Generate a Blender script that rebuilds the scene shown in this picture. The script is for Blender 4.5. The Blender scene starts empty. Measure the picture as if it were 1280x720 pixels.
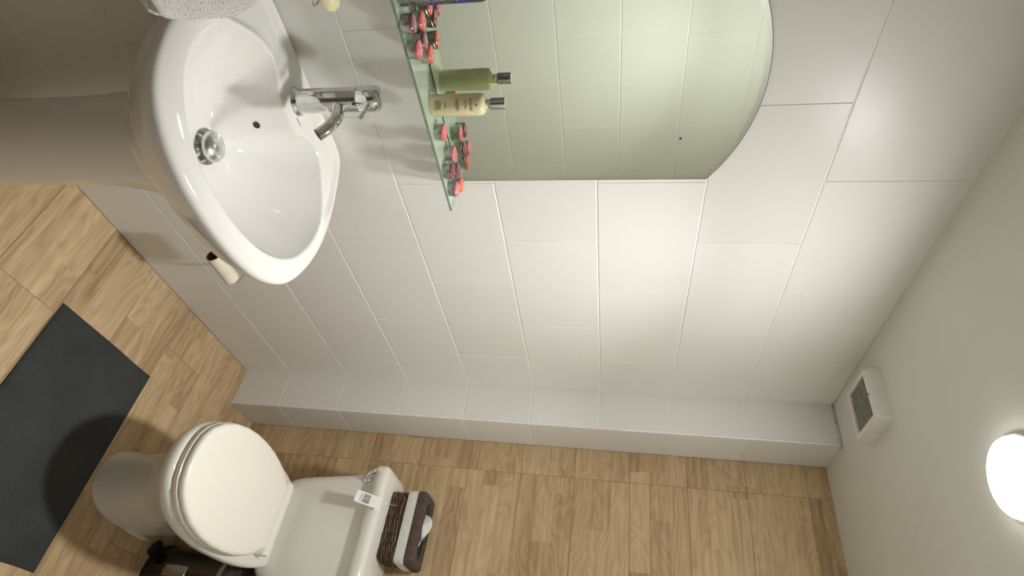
import bpy, bmesh, math, random
from mathutils import Vector, Matrix, noise
random.seed(7)
S = bpy.context.scene
COL = S.collection
PI = math.pi
sin, cos = math.sin, math.cos

# ------------------------------------------------------------------ camera
cam_data = bpy.data.cameras.new('camera')
cam = bpy.data.objects.new('camera', cam_data)
COL.objects.link(cam)
RIGHT = Vector((-0.135335, 0.125570, 0.982811))
DOWN = Vector((0.777698, 0.628065, 0.026845))
FWD = Vector((-0.613898, 0.767963, -0.182654))
cm = Matrix((RIGHT, -DOWN, -FWD)).transposed().to_4x4()
cm.translation = Vector((1.0672, -2.1173, 1.5172))
cam.matrix_world = cm
cam_data.sensor_width = 36.0
cam_data.lens = 726.55 / 1280 * 36.0
cam_data.clip_start = 0.01
S.camera = cam

# ------------------------------------------------------------------ world, light, exposure
H = 2.25            # ceiling height
LAMP = (0.561, -0.972)
LAMP_WIDE = 5.3            # the diffuser's even share
LAMP_BEAM = 4.4            # the share thrown downwards by its lens
LAMP_SPREAD = 100
HALL_FILL_POWER = 0.4
LAMP_GLOW = 7.0
world = bpy.data.worlds.new('world')
S.world = world
world.use_nodes = True
world.node_tree.nodes['Background'].inputs['Color'].default_value = (0.95, 0.97, 1.0, 1)
world.node_tree.nodes['Background'].inputs['Strength'].default_value = 0.05
S.view_settings.view_transform = 'Standard'
S.view_settings.look = 'None'
S.view_settings.gamma = 1
S.view_settings.use_curve_mapping = False
S.view_settings.exposure = 0.28
try:
    S.cycles.use_denoising = True
    S.cycles.max_bounces = 12
    S.cycles.diffuse_bounces = 6
    S.cycles.transparent_max_bounces = 16
    S.cycles.sample_clamp_indirect = 4.0
except Exception:
    pass

# ------------------------------------------------------------------ materials
def srgb(r, g, b):
    f = lambda c: (c / 255 / 12.92) if c / 255 <= .04045 else ((c / 255 + .055) / 1.055) ** 2.4
    return (f(r), f(g), f(b), 1)

class NT:
    def __init__(s, name):
        s.m = bpy.data.materials.new(name)
        s.m.use_nodes = True
        s.t = s.m.node_tree
        s.p = s.t.nodes['Principled BSDF']
        s.out = s.t.nodes['Material Output']
    def n(s, kind, **kw):
        nd = s.t.nodes.new(kind)
        for k, v in kw.items():
            setattr(nd, k, v)
        return nd
    def link(s, a, b):
        s.t.links.new(a, b)
    def put(s, sock, v):
        if isinstance(v, bpy.types.NodeSocket):
            s.link(v, sock)
        elif v is not None:
            sock.default_value = v
    def math(s, op, a, b=None, c=None, clamp=False):
        nd = s.n('ShaderNodeMath', operation=op, use_clamp=clamp)
        for i, v in enumerate((a, b, c)):
            s.put(nd.inputs[i], v)
        return nd.outputs[0]
    def vec(s, x, y, z):
        nd = s.n('ShaderNodeCombineXYZ')
        for i, v in enumerate((x, y, z)):
            s.put(nd.inputs[i], v)
        return nd.outputs[0]
    def noise(s, vec, scale=1, detail=2, rough=.5, dist=0):
        nd = s.n('ShaderNodeTexNoise')
        s.put(nd.inputs['Vector'], vec)
        nd.inputs['Scale'].default_value = scale
        nd.inputs['Detail'].default_value = detail
        nd.inputs['Roughness'].default_value = rough
        nd.inputs['Distortion'].default_value = dist
        return nd.outputs['Fac']
    def ramp(s, fac, stops):
        nd = s.n('ShaderNodeValToRGB')
        e = nd.color_ramp.elements
        while len(e) > 1:
            e.remove(e[-1])
        e[0].position, e[0].color = stops[0]
        for p, c in stops[1:]:
            x = e.new(p); x.color = c
        s.put(nd.inputs[0], fac)
        return nd.outputs[0]
    def mix(s, fac, a, b, blend='MIX'):
        nd = s.n('ShaderNodeMix', data_type='RGBA', blend_type=blend)
        s.put(nd.inputs[0], fac); s.put(nd.inputs[6], a); s.put(nd.inputs[7], b)
        return nd.outputs[2]
    def bump(s, h, strength=.2, dist=.001):
        nd = s.n('ShaderNodeBump')
        nd.inputs['Strength'].default_value = strength
        nd.inputs['Distance'].default_value = dist
        s.put(nd.inputs['Height'], h)
        s.link(nd.outputs[0], s.p.inputs['Normal'])
    def obj(s):
        return s.n('ShaderNodeTexCoord').outputs['Object']
    def rnd(s):
        return s.n('ShaderNodeObjectInfo').outputs['Random']

def simple(name, col, rough=.5, metal=0., noise_amt=.04, scale=30, bump=0., bdist=.001, coat=0., spec=.5):
    k = NT(name)
    co = k.obj()
    n = k.noise(co, scale, 3)
    a = tuple(max(0, c * (1 - noise_amt)) for c in col[:3]) + (1,)
    b = tuple(min(1, c * (1 + noise_amt)) for c in col[:3]) + (1,)
    k.link(k.ramp(n, [(.3, a), (.7, b)]), k.p.inputs['Base Color'])
    k.p.inputs['Roughness'].default_value = rough
    k.p.inputs['Metallic'].default_value = metal
    k.p.inputs['Coat Weight'].default_value = coat
    k.p.inputs['Specular IOR Level'].default_value = spec
    if bump:
        k.bump(n, bump, bdist)
    return k.m

def tile_mat():
    k = NT('white_glazed_tile')
    co = k.obj(); r = k.rnd()
    base = k.ramp(r, [(0, (.755, .752, .72, 1)), (1, (.785, .782, .75, 1))])
    k.link(base, k.p.inputs['Base Color'])
    k.p.inputs['Roughness'].default_value = .33
    k.p.inputs['Specular IOR Level'].default_value = .22
    geo = k.n('ShaderNodeNewGeometry').outputs['Position']
    n1 = k.noise(geo, 11, 2)
    n2 = k.noise(geo, 60, 2)
    h = k.math('ADD', n1, k.math('MULTIPLY', n2, .12))
    k.bump(h, .35, .003)
    return k.m

def wood_mat(name, tone=1.0, warm=1.0):
    k = NT(name)
    sep = k.n('ShaderNodeSeparateXYZ'); k.link(k.obj(), sep.inputs[0])
    x, y = sep.outputs[0], sep.outputs[1]
    r = k.rnd()
    strip = k.math('FLOOR', k.math('DIVIDE', y, .0667))
    seg = k.math('FLOOR', k.math('ADD', k.math('DIVIDE', x, .47),
                 k.math('ADD', k.math('MULTIPLY', strip, .37), k.math('MULTIPLY', r, 7.3))))
    wn = k.n('ShaderNodeTexWhiteNoise', noise_dimensions='3D')
    k.link(k.vec(strip, seg, k.math('MULTIPLY', r, 91.7)), wn.inputs[0])
    tn = wn.outputs['Value']
    off = k.math('MULTIPLY', tn, 23.)
    g1 = k.noise(k.vec(k.math('ADD', k.math('MULTIPLY', x, 2.4), off), k.math('MULTIPLY', y, 55), off), 1, 4, .6)
    g2 = k.noise(k.vec(k.math('ADD', k.math('MULTIPLY', x, 3.2), off), k.math('MULTIPLY', y, 13), k.math('MULTIPLY', r, 31)), 1, 1.5, .45, .3)
    rings = k.math('MULTIPLY_ADD', k.math('SINE', k.math('MULTIPLY', g2, 62.)), .5, .5)
    fine = k.noise(k.vec(k.math('MULTIPLY', x, 9), k.math('MULTIPLY', y, 260), off), 1, 2)
    v = k.math('ADD', k.math('MULTIPLY', g1, .62), k.math('MULTIPLY', rings, .10))
    v = k.math('ADD', v, k.math('MULTIPLY', fine, .16))
    v = k.math('ADD', v, k.math('MULTIPLY', k.math('SUBTRACT', tn, .5), .18))
    t = tone
    c = k.ramp(v, [(.22, (.23*t, .152*t*warm, .078*t*warm, 1)), (.45, (.35*t, .252*t, .145*t, 1)),
                   (.62, (.43*t, .322*t, .195*t, 1)), (.85, (.53*t, .42*t, .27*t, 1))])
    k.link(c, k.p.inputs['Base Color'])
    k.p.inputs['Roughness'].default_value = .42
    k.p.inputs['Specular IOR Level'].default_value = .35
    k.bump(g1, .12, .0008)
    return k.m

def thin_glass(name, tint, haze=.15, hcol=(.75, .85, .75, 1)):
    k = NT(name)
    tr = k.n('ShaderNodeBsdfTransparent'); tr.inputs[0].default_value = tint
    gl = k.n('ShaderNodeBsdfGlossy'); gl.inputs['Roughness'].default_value = .03
    df = k.n('ShaderNodeBsdfDiffuse'); df.inputs[0].default_value = hcol
    fr = k.n('ShaderNodeFresnel'); fr.inputs[0].default_value = 1.5
    co = k.obj()
    nz = k.noise(co, 14, 2)
    m1 = k.n('ShaderNodeMixShader')
    k.link(k.math('MULTIPLY', k.math('ADD', nz, .5), haze), m1.inputs[0])
    k.link(tr.outputs[0], m1.inputs[1]); k.link(df.outputs[0], m1.inputs[2])
    m2 = k.n('ShaderNodeMixShader')
    k.link(fr.outputs[0], m2.inputs[0]); k.link(m1.outputs[0], m2.inputs[1]); k.link(gl.outputs[0], m2.inputs[2])
    k.link(m2.outputs[0], k.out.inputs[0])
    return k.m

M_TILE = tile_mat()
M_GROUT = simple('pale_grout', (.86, .855, .82, 1), .8, bump=.3)
M_PLANK_F = wood_mat('wood_plank_floor', 1.42)
M_PLANK_W = wood_mat('wood_plank_wall', 1.5)
M_WGROUT = simple('brown_grout', (.30, .225, .145, 1), .85, bump=.3)
M_PAINT = simple('ceiling_paint', (.70, .71, .65, 1), .6, noise_amt=.02, scale=5, bump=.08)
M_WALLPAINT = simple('plain_wall_paint', (.62, .61, .56, 1), .6, noise_amt=.02, scale=6)
M_TRIM = simple('white_plastic_trim', (.80, .80, .77, 1), .3)
M_SEAL = simple('grey_sealant', (.52, .51, .46, 1), .6, noise_amt=.3, scale=60)
M_CERAMIC = simple('white_ceramic', (.80, .79, .765, 1), .07, noise_amt=.006, scale=5, coat=.4)
M_PANW = simple('toilet_ceramic', (.74, .725, .665, 1), .09, noise_amt=.008, scale=5, coat=.3)
M_SEAT = simple('seat_plastic', (.82, .795, .715, 1), .22, noise_amt=.008, scale=5)
M_CHROME = simple('chrome', (.74, .75, .74, 1), .07, 1., noise_amt=.03, scale=25)
M_CHROMED = simple('worn_chrome', (.66, .68, .66, 1), .14, 1., noise_amt=.12, scale=45)
M_PLUG = simple('satin_chrome', (.72, .73, .71, 1), .2, 1., noise_amt=.08, scale=60)
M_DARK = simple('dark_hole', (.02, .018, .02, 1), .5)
M_BLACK = simple('black_plastic', (.012, .012, .014, 1), .35)
M_BIN = simple('dark_bin_steel', (.13, .115, .10, 1), .16, 1., noise_amt=.05, scale=8)
M_BINLID = simple('bin_lid_black', (.045, .036, .033, 1), .2)
M_STEEL = simple('brushed_steel', (.6, .59, .57, 1), .25, 1.)
M_PINK = simple('pink_wax', srgb(222, 110, 118), .12, coat=.6, noise_amt=.03)
M_CORAL = simple('coral_wax', srgb(222, 104, 88), .14, coat=.5, noise_amt=.03)
M_ROSE = simple('rose_wax', srgb(228, 92, 104), .12, coat=.6, noise_amt=.03)
M_PLUM = simple('plum_wax', srgb(132, 62, 84), .12, coat=.6, noise_amt=.05)
M_ALU = simple('aluminium_cup', (.42, .43, .40, 1), .28, .9, noise_amt=.15, scale=120)
M_WICK = simple('candle_wick', (.75, .72, .66, 1), .8)
M_MAT = None
M_CARD_IN = simple('brown_cardboard', (.13, .07, .045, 1), .8, noise_amt=.1)
M_CARD_OUT = simple('toilet_paper', (.74, .69, .58, 1), .9, noise_amt=.03, bump=.3)
M_BAND = simple('white_cloth_band', (.66, .66, .62, 1), .9, noise_amt=.06, scale=90, bump=.4)
M_LINER = simple('brown_cloth', (.075, .052, .042, 1), .9, noise_amt=.25, scale=70, bump=.5)
M_TISSUE = simple('tissue_paper', (.82, .82, .79, 1), .9, noise_amt=.02)
M_TAG = simple('tag_card', (.84, .83, .80, 1), .6, noise_amt=.01)
M_INK = simple('grey_print', (.16, .15, .14, 1), .7)
M_INKY = simple('brown_print', (.22, .15, .07, 1), .6)
M_BLUE = simple('blue_print', (.035, .055, .42, 1), .5)
M_SOAP = simple('cream_soap', (.80, .72, .45, 1), .35, noise_amt=.04)
M_FANW = simple('fan_white_plastic', (.76, .75, .69, 1), .35, noise_amt=.02)
M_FANG = simple('fan_grille_dust', (.32, .31, .27, 1), .7, noise_amt=.25, scale=50)
M_FAND = simple('fan_dark_inside', (.10, .10, .085, 1), .8)
M_LEDRED = simple('fan_indicator', (.25, .06, .04, 1), .4)
M_PLASTER = simple('hall_paint', (.60, .58, .53, 1), .7)

def mat_rug():
    k = NT('charcoal_cotton_mat')
    co = k.obj()
    n = k.noise(co, 420, 3, .7); n2 = k.noise(co, 6, 3)
    v = k.math('ADD', k.math('MULTIPLY', n, .6), k.math('MULTIPLY', n2, .4))
    k.link(k.ramp(v, [(.3, (.032, .035, .034, 1)), (.7, (.066, .070, .068, 1))]), k.p.inputs['Base Color'])
    k.p.inputs['Roughness'].default_value = .95
    k.p.inputs['Specular IOR Level'].default_value = .15
    k.bump(n, .5, .002)
    return k.m
M_MAT = mat_rug()

def mat_terry():
    k = NT('white_terry')
    co = k.obj()
    n = k.noise(co, 260, 4, .7)
    k.link(k.ramp(n, [(.3, (.60, .59, .56, 1)), (.7, (.78, .775, .745, 1))]), k.p.inputs['Base Color'])
    k.p.inputs['Roughness'].default_value = 1
    k.p.inputs['Sheen Weight'].default_value = .3
    k.bump(n, .8, .003)
    return k.m
M_TERRY = mat_terry()

def mat_wicker():
    k = NT('dark_wicker')
    co = k.obj()
    sep = k.n('ShaderNodeSeparateXYZ'); k.link(co, sep.inputs[0])
    n = k.noise(k.vec(k.math('MULTIPLY', sep.outputs[0], 14), k.math('MULTIPLY', sep.outputs[1], 14), k.math('MULTIPLY', sep.outputs[2], 330)), 1, 3, .7)
    k.link(k.ramp(n, [(.3, (.016, .007, .006, 1)), (.5, (.05, .023, .014, 1)), (.66, (.26, .14, .075, 1))]), k.p.inputs['Base Color'])
    k.p.inputs['Roughness'].default_value = .4
    return k.m
M_WICKER = mat_wicker()

def mat_mirror():
    k = NT('silvered_mirror')
    n = k.noise(k.obj(), 3, 2)
    k.link(k.ramp(n, [(.3, (.705, .765, .665, 1)), (.7, (.715, .775, .675, 1))]), k.p.inputs['Base Color'])
    k.p.inputs['Metallic'].default_value = 1
    k.p.inputs['Roughness'].default_value = .015
    return k.m
M_MIRROR = mat_mirror()
M_MBEV = simple('mirror_bevel', (.80, .86, .77, 1), .05, 1., noise_amt=.01, scale=4)
M_MEDGE = simple('mirror_glass_edge_shade', (.10, .12, .09, 1), .3)
M_GLASS = thin_glass('green_shelf_glass', (.80, .90, .80, 1), .42, (.68, .80, .66, 1))
M_GEDGE = simple('shelf_glass_edge', (.22, .30, .20, 1), .15, noise_amt=.1)
M_CLEAR = thin_glass('clear_plastic', (.93, .95, .95, 1), .10, (.8, .85, .85, 1))
def mat_gel():
    k = NT('cream_shower_gel')
    n = k.noise(k.obj(), 25, 2)
    k.link(k.ramp(n, [(.3, (.76, .69, .41, 1)), (.7, (.84, .78, .52, 1))]), k.p.inputs['Base Color'])
    k.p.inputs['Roughness'].default_value = .12
    k.p.inputs['Subsurface Weight'].default_value = .25
    k.p.inputs['Subsurface Radius'].default_value = (.01, .009, .005)
    k.p.inputs['Coat Weight'].default_value = .6
    return k.m
M_GEL = mat_gel()
def mat_lamp():
    k = NT('opal_lamp_glass')
    e = k.n('ShaderNodeEmission'); e.inputs[0].default_value = (1, .985, .96, 1)
    n = k.noise(k.obj(), 4, 1)
    k.link(k.math('MULTIPLY_ADD', n, 1., LAMP_GLOW), e.inputs[1])
    k.link(e.outputs[0], k.out.inputs[0])
    return k.m
M_LAMP = mat_lamp()

# ------------------------------------------------------------------ mesh helpers
def link(o, parent=None):
    COL.objects.link(o)
    if parent is not None:
        o.parent = parent
    return o

def mesh(name, verts, faces, mat, parent=None, smooth=False, auto=None):
    me = bpy.data.meshes.new(name)
    me.from_pydata([tuple(v) for v in verts], [], faces)
    me.update()
    bm = bmesh.new(); bm.from_mesh(me)
    bmesh.ops.recalc_face_normals(bm, faces=bm.faces)
    bm.to_mesh(me); bm.free()
    if isinstance(mat, (list, tuple)):
        for m in mat: me.materials.append(m)
    else:
        me.materials.append(mat)
    if smooth:
        for p in me.polygons: p.use_smooth = True
        if auto is not None:
            set_sharp(me, auto)
    o = bpy.data.objects.new(name, me)
    return link(o, parent)

def set_sharp(me, deg):
    bm = bmesh.new(); bm.from_mesh(me)
    for e in bm.edges:
        if len(e.link_faces) == 2 and e.calc_face_angle(0) > math.radians(deg):
            e.smooth = False
    bm.to_mesh(me); bm.free()

class Geo:
    """collects shapes that together are ONE part"""
    def __init__(s): s.v = []; s.f = []; s.mi = []
    def add(s, verts, faces, mi=0):
        b = len(s.v)
        s.v += [tuple(v) for v in verts]
        s.f += [tuple(i + b for i in f) for f in faces]
        s.mi += [mi] * len(faces)
    def box(s, a, b, mi=0):
        x0, y0, z0 = a; x1, y1, z1 = b
        s.add([(x0,y0,z0),(x1,y0,z0),(x1,y1,z0),(x0,y1,z0),(x0,y0,z1),(x1,y0,z1),(x1,y1,z1),(x0,y1,z1)],
              [(3,2,1,0),(4,5,6,7),(0,1,5,4),(1,2,6,5),(2,3,7,6),(3,0,4,7)], mi)
    def loft(s, loops, cap0=True, cap1=True, mi=0):
        n = len(loops[0]); vs = [p for l in loops for p in l]; fs = []
        for k in range(len(loops) - 1):
            for i in range(n):
                j = (i + 1) % n
                fs.append((k*n+i, k*n+j, (k+1)*n+j, (k+1)*n+i))
        if cap0: fs.append(tuple(range(n - 1, -1, -1)))
        if cap1: fs.append(tuple((len(loops)-1)*n + i for i in range(n)))
        s.add(vs, fs, mi)
    def lathe(s, prof, c=(0, 0, 0), n=32, axis='z', mi=0, cap0=True, cap1=True):
        loops = []
        for r, h in prof:
            l = []
            for i in range(n):
                a = 2*PI*i/n
                p = (r*cos(a), r*sin(a), h)
                if axis == 'y': p = (p[0], p[2], -p[1])
                if axis == 'x': p = (p[2], p[0], p[1])
                l.append((p[0]+c[0], p[1]+c[1], p[2]+c[2]))
            loops.append(l)
        s.loft(loops, cap0, cap1, mi)
    def tube(s, path, r, n=10, closed=False, mi=0, cap=True):
        path = [Vector(p) for p in path]; m = len(path)
        loops = []; nrm = None
        for i, p in enumerate(path):
            if closed: t = (path[(i+1) % m] - path[i-1]).normalized()
            else: t = (path[min(i+1, m-1)] - path[max(i-1, 0)]).normalized()
            if nrm is None:
                nrm = t.orthogonal().normalized()
            else:
                nrm = (nrm - t * nrm.dot(t)).normalized()
            b = t.cross(nrm)
            rr = r[i] if isinstance(r, (list, tuple)) else r
            loops.append([p + (nrm*cos(2*PI*k/n) + b*sin(2*PI*k/n))*rr for k in range(n)])
        if closed: loops.append(loops[0])
        s.loft(loops, cap and not closed, cap and not closed, mi)
    def build(s, name, mat, parent=None, smooth=False, auto=None):
        o = mesh(name, s.v, s.f, mat, parent, False)
        me = o.data
        if any(s.mi):
            for p, m in zip(me.polygons, s.mi): p.material_index = m
        if smooth:
            for p in me.polygons: p.use_smooth = True
            if auto: set_sharp(me, auto)
        return o

def rr(cx, cy, z, hx, hy, r, n=5):
    """rounded rectangle loop"""
    r = min(r, hx*.999, hy*.999)
    out = []
    for qx, qy, a0 in ((1, 1, 0), (-1, 1, PI/2), (-1, -1, PI), (1, -1, 1.5*PI)):
        for k in range(n + 1):
            a = a0 + PI/2*k/n
            out.append((cx + qx*(hx-r) + r*cos(a), cy + qy*(hy-r) + r*sin(a), z))
    return out

def thing(name, label, cat, loc=(0, 0, 0), group=None):
    o = bpy.data.objects.new(name, None)
    o.empty_display_size = .05
    o.location = loc
    link(o)
    return tag(o, label, cat, group)

def tag(o, label, cat=None, group=None, kind=None):
    o['label'] = label
    if cat: o['category'] = cat
    if group: o['group'] = group
    if kind: o['kind'] = kind
    return o

def struct(o, label=None):
    o['kind'] = 'structure'
    if label: o['label'] = label
    return o

def bevel(o, w, seg=2):
    me = o.data; bm = bmesh.new(); bm.from_mesh(me)
    bmesh.ops.bevel(bm, geom=[e for e in bm.edges if e.calc_face_angle(0) > .6], offset=w, segments=seg, affect='EDGES', profile=.5)
    bm.to_mesh(me); bm.free()
    return o

_slabs = {}
def slab(name, w, h, t, c, mat):
    key = (name, round(w, 4), round(h, 4), mat.name)
    if key in _slabs: return _slabs[key]
    v = [(0,0,-t),(w,0,-t),(w,h,-t),(0,h,-t),(0,0,-c),(w,0,-c),(w,h,-c),(0,h,-c),(c,c,0),(w-c,c,0),(w-c,h-c,0),(c,h-c,0)]
    f = [(3,2,1,0)]
    for a in (0, 4):
        for i in range(4):
            j = (i+1) % 4; f.append((a+i, a+j, a+4+j, a+4+i))
    f.append((8,9,10,11))
    me = bpy.data.meshes.new(name); me.from_pydata(v, [], f); me.update(); me.materials.append(mat)
    _slabs[key] = me
    return me

FR = {'x+': (Vector((0,1,0)), Vector((0,0,1)), Vector((1,0,0))),
      'y-': (Vector((1,0,0)), Vector((0,0,1)), Vector((0,-1,0))),
      'x-': (Vector((0,-1,0)), Vector((0,0,1)), Vector((-1,0,0))),
      'y+': (Vector((-1,0,0)), Vector((0,0,1)), Vector((0,1,0))),
      'z+': (Vector((1,0,0)), Vector((0,1,0)), Vector((0,0,1)))}
def piece(name, mat, parent, face, origin, w, h, t=.008, c=.0012, jit=.0012):
    me = slab(name, w, h, t, c, mat)
    o = bpy.data.objects.new(name, me)
    X, Y, Z = FR[face]
    m = Matrix((X, Y, Z)).transposed()
    if jit:
        m = m @ Matrix.Rotation(random.uniform(-jit, jit), 3, 'X') @ Matrix.Rotation(random.uniform(-jit, jit), 3, 'Y')
    m = m.to_4x4(); m.translation = Vector(origin)
    link(o, parent)
    o.matrix_parent_inverse = Matrix()
    o.matrix_basis = m
    return o

def lay(name, mat, parent, face, u0, u1, v0, v1, rows, ujoints, place, gapu=.0008, gapv=.003, jit=.0012, umin=.004):
    """rows: list of v joint positions; ujoints(k): joints of row k"""
    vs = [v0] + [r for r in rows if v0 + .004 < r < v1 - .004] + [v1]
    for k in range(len(vs) - 1):
        a, b = vs[k], vs[k+1]
        us = [u0] + [j for j in sorted(ujoints((a+b)/2)) if u0 + umin < j < u1 - umin] + [u1]
        for i in range(len(us) - 1):
            p, q = us[i], us[i+1]
            piece(name, mat, parent, face, place(p + gapu/2, a + gapv/2), q - p - gapu, b - a - gapv, jit=jit)

# ------------------------------------------------------------------ the room
BW, BD = .149, .185                # pipe boxing width and depth
XR = 1.062                         # right wall (reflected in the mirror)
YF = -2.75                         # wall behind the camera
DY0, DY1 = -2.60, -1.80            # doorway in the right wall
XH = 2.1                           # far side of the hall
ROWS = [.206 + .25*k for k in range(8)]

g = Geo(); g.box((-.1, YF-.1, -.1), (XH, .1, -.0015)); floor = struct(g.build('floor', M_WGROUT), 'wood effect plank floor')
g = Geo(); g.box((-.1, YF-.1, H), (XH, .1, H+.1)); ceil = struct(g.build('ceiling', M_PAINT), 'plain pale painted ceiling')
g = Geo(); g.box((-.1, YF-.1, -.0015), (-.0015, .1, H)); wl = struct(g.build('wall_left', M_GROUT), 'white tiled wall behind basin and mirror')
g = Geo(); g.box((-.0015, .0015, -.0015), (XR+.1, .1, H)); wb = struct(g.build('wall_back', M_WGROUT), 'wood plank tiled wall behind the toilet')
g = Geo(); g.box((-.0015, YF-.1, -.0015), (XR+.1, YF-.0015, H)); wf = struct(g.build('wall_front', M_GROUT), 'wall behind the viewer')
g = Geo()
g.box((XR+.0015, DY1, -.0015), (XR+.1, .0015, H)); g.box((XR+.0015, YF-.0015, -.0015), (XR+.1, DY0, H)); g.box((XR+.0015, DY0, 2.02), (XR+.1, DY1, H))
wr = struct(g.build('wall_right', M_GROUT), 'white tiled wall opposite the mirror')
g = Geo(); g.box((XH, YF-.1, -.1), (XH+.08, .1, H+.1)); struct(g.build('wall_hall', M_PLASTER))

def joints(y0, step, lo, hi):
    out = []; k = math.floor((lo - y0)/step) - 1
    while y0 + k*step < hi + step:
        out.append(y0 + k*step); k += 1
    return out
def left_j(z):
    k = math.floor((z - .206)/.25)      # row 6 (1.706-1.956) has joints at -1.39, -.99, -.59
    return joints(-.99 if k % 2 == 0 else -.79, .4, YF, 0)
lay('tile', M_TILE, wl, 'x+', YF, -BD, 0, H, ROWS, left_j, lambda u, v: (0, u, v))
# front wall (behind the viewer)
lay('tile', M_TILE, wf, 'y+', -XR, 0, 0, H, ROWS, lambda z: [-.4, -.8], lambda u, v: (-u, YF, v))
# right wall: seen only in the mirror; slightly shorter tile courses
RROWS = [.035 + .2435*k for k in range(10)]
def right_j(z):
    k = math.floor((z - .035)/.2435)
    return [-y for y in joints(-.985 if k % 2 == 1 else -.785, .4, YF, 0)]
def rplace(u, v): return (XR, -u, v)
lay('tile', M_TILE, wr, 'x-', 0, -DY1, 0, H, RROWS, right_j, rplace)
# door lining of the doorway
g = Geo()
g.box((XR-.012, DY1, 0), (XR+.112, DY1+.03, 2.05)); g.box((XR-.012, DY0-.03, 0), (XR+.112, DY0, 2.05)); g.box((XR-.012, DY0, 2.02), (XR+.112, DY1, 2.05))
o = g.build('trim_1', M_TRIM); bevel(o, .003); struct(o)

# pipe boxing in the corner
g = Geo(); g.box((-.0015, -BD+.0015, -.0015), (BW-.0015, .0015, H)); bx = struct(g.build('trim_2', M_GROUT), 'white tiled pipe boxing in the corner')
lay('tile', M_TILE, bx, 'y-', 0, BW-.004, 0, H, ROWS, lambda z: [], lambda u, v: (u, -BD, v), umin=.002)
lay('tile', M_TILE, bx, 'x+', -BD+.004, 0, 0, H, ROWS, lambda z: [], lambda u, v: (BW, u, v))
g = Geo(); r = .0055
g.loft([[(BW-.005+r*cos(a)+.0012, -BD+.005-r*sin(a)-.0012, z) for a in [2*PI*i/16 for i in range(16)]] for z in (0, H)])
g.build('corner_bead', M_TRIM, bx, True, 50)
g = Geo(); pth = [(BW+.006, -BD+.01, H-.004), (BW+.004, -BD-.004, H-.004), (BW-.03, -BD-.005, H-.003), (.03, -BD-.005, H-.004), (.004, -BD-.006, H-.004)]
g.tube(pth, .0035, 6); g.build('ceiling_sealant', M_SEAL, bx, True)

# back wall planks (20 cm courses, end joints stacked above each other)
WR = [-.035 + .2012*k + .0 for k in range(1, 13)]
WR = [.162 + .2013*k for k in range(11)]
lay('plank', M_PLANK_W, wb, 'y-', BW, XR, 0, H, WR, lambda z: [.264], lambda u, v: (u, 0, v), gapu=.0012, gapv=.0018, jit=.0006)
# floor planks
FY = [-.015 - .2*k for k in range(16)]
def floor_j(y):
    k = round((-.015 - y)/.2 - .5)
    base = {5: .313, 4: 1.02, 3: .52, 2: .16, 1: .75, 0: .40, 6: .80, 7: .30}.get(k, .5 + .13*(k % 3))
    return [base, base + 1.2]
lay('plank', M_PLANK_F, floor, 'z+', 0, XH, YF, -.0, sorted(FY), floor_j, lambda u, v: (u, v, 0), gapu=.0012, gapv=.0022, jit=.0005)
# ceiling / wall sealant line
g = Geo(); g.tube([(.0, YF, H), (.0, -BD, H)], .004, 8); g.build('ceiling_sealant', M_PAINT, wl, True)

# ------------------------------------------------------------------ ceiling lamp
lamp = thing('ceiling_lamp', 'small round glowing lamp on the pale ceiling', 'lamp', (LAMP[0], LAMP[1], H))
g = Geo(); g.lathe([(.079, 0), (.080, -.004), (.078, -.010), (.0745, -.012), (.073, -.009)], n=48); g.build('rim', M_FANW, lamp, True, 40)
g = Geo(); g.lathe([(.0724, -.004), (.0724, -.020), (.0700, -.0235), (.002, -.0245)], n=48)
g.build('diffuser', M_LAMP, lamp, True)
for nm, pw, spd in (('glow', LAMP_WIDE, 180), ('beam', LAMP_BEAM, LAMP_SPREAD)):
    ld = bpy.data.lights.new(nm, 'AREA'); ld.shape = 'DISK'; ld.size = .14; ld.energy = pw; ld.spread = math.radians(spd); ld.color = (1, .985, .96)
    lo = bpy.data.objects.new(nm, ld); lo.location = (0, 0, -.0255); link(lo, lamp)
g = Geo(); g.tube([(.075, -.02, -.003), (.088, -.075, -.003)], .003, 6); g.build('cable_clip', M_FANW, lamp, True)

# added fill light on the unseen hall ceiling, beyond the doorway
hl = thing('hall_fill', 'added unseen fill light in the hall outside the doorway', 'lamp', (1.65, -2.0, H))
g = Geo(); g.lathe([(.15, 0), (.15, -.02), (.14, -.03)], n=32); g.build('housing', M_FANW, hl, True, 40)
ld = bpy.data.lights.new('fill_light', 'AREA'); ld.shape = 'DISK'; ld.size = .26; ld.energy = HALL_FILL_POWER; ld.color = (1, .93, .84)
lo = bpy.data.objects.new('fill_light', ld); lo.location = (0, 0, -.034); link(lo, hl)

# ------------------------------------------------------------------ extractor fan
FX0, FX1, FY0, FY1, FH = .085, .242, -.572, -.412, .042
fan = thing('extractor_fan', 'square white extractor fan with dusty grille on the ceiling', 'fan', ((FX0+FX1)/2, (FY0+FY1)/2, H))
hx, hy = (FX1-FX0)/2, (FY1-FY0)/2
g = Geo()
loops = [rr(0, 0, 0, hx, hy, .006), rr(0, 0, -FH*.55, hx, hy, .006), rr(0, 0, -FH, hx*.95, hy*.95, .008),
         rr(0, 0, -FH, hx*.80, hy*.76, .005), rr(0, 0, -FH+.012, hx*.79, hy*.75, .005)]
g.loft(loops, True, True)
g.build('housing', M_FANW, fan, True, 30)
for k in range(9):
    y = -hy*.66 + k*hy*1.32/8
    g = Geo(); g.box((-hx*.78, y-.0022, -FH+.003), (hx*.78, y+.0022, -FH+.009)); g.build('slat', M_FANG, fan)
g = Geo(); g.box((-hx*.78, -hy*.74, -FH+.0102), (hx*.78, hy*.74, -FH+.0115)); g.build('grille_back', M_FAND, fan)
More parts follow.
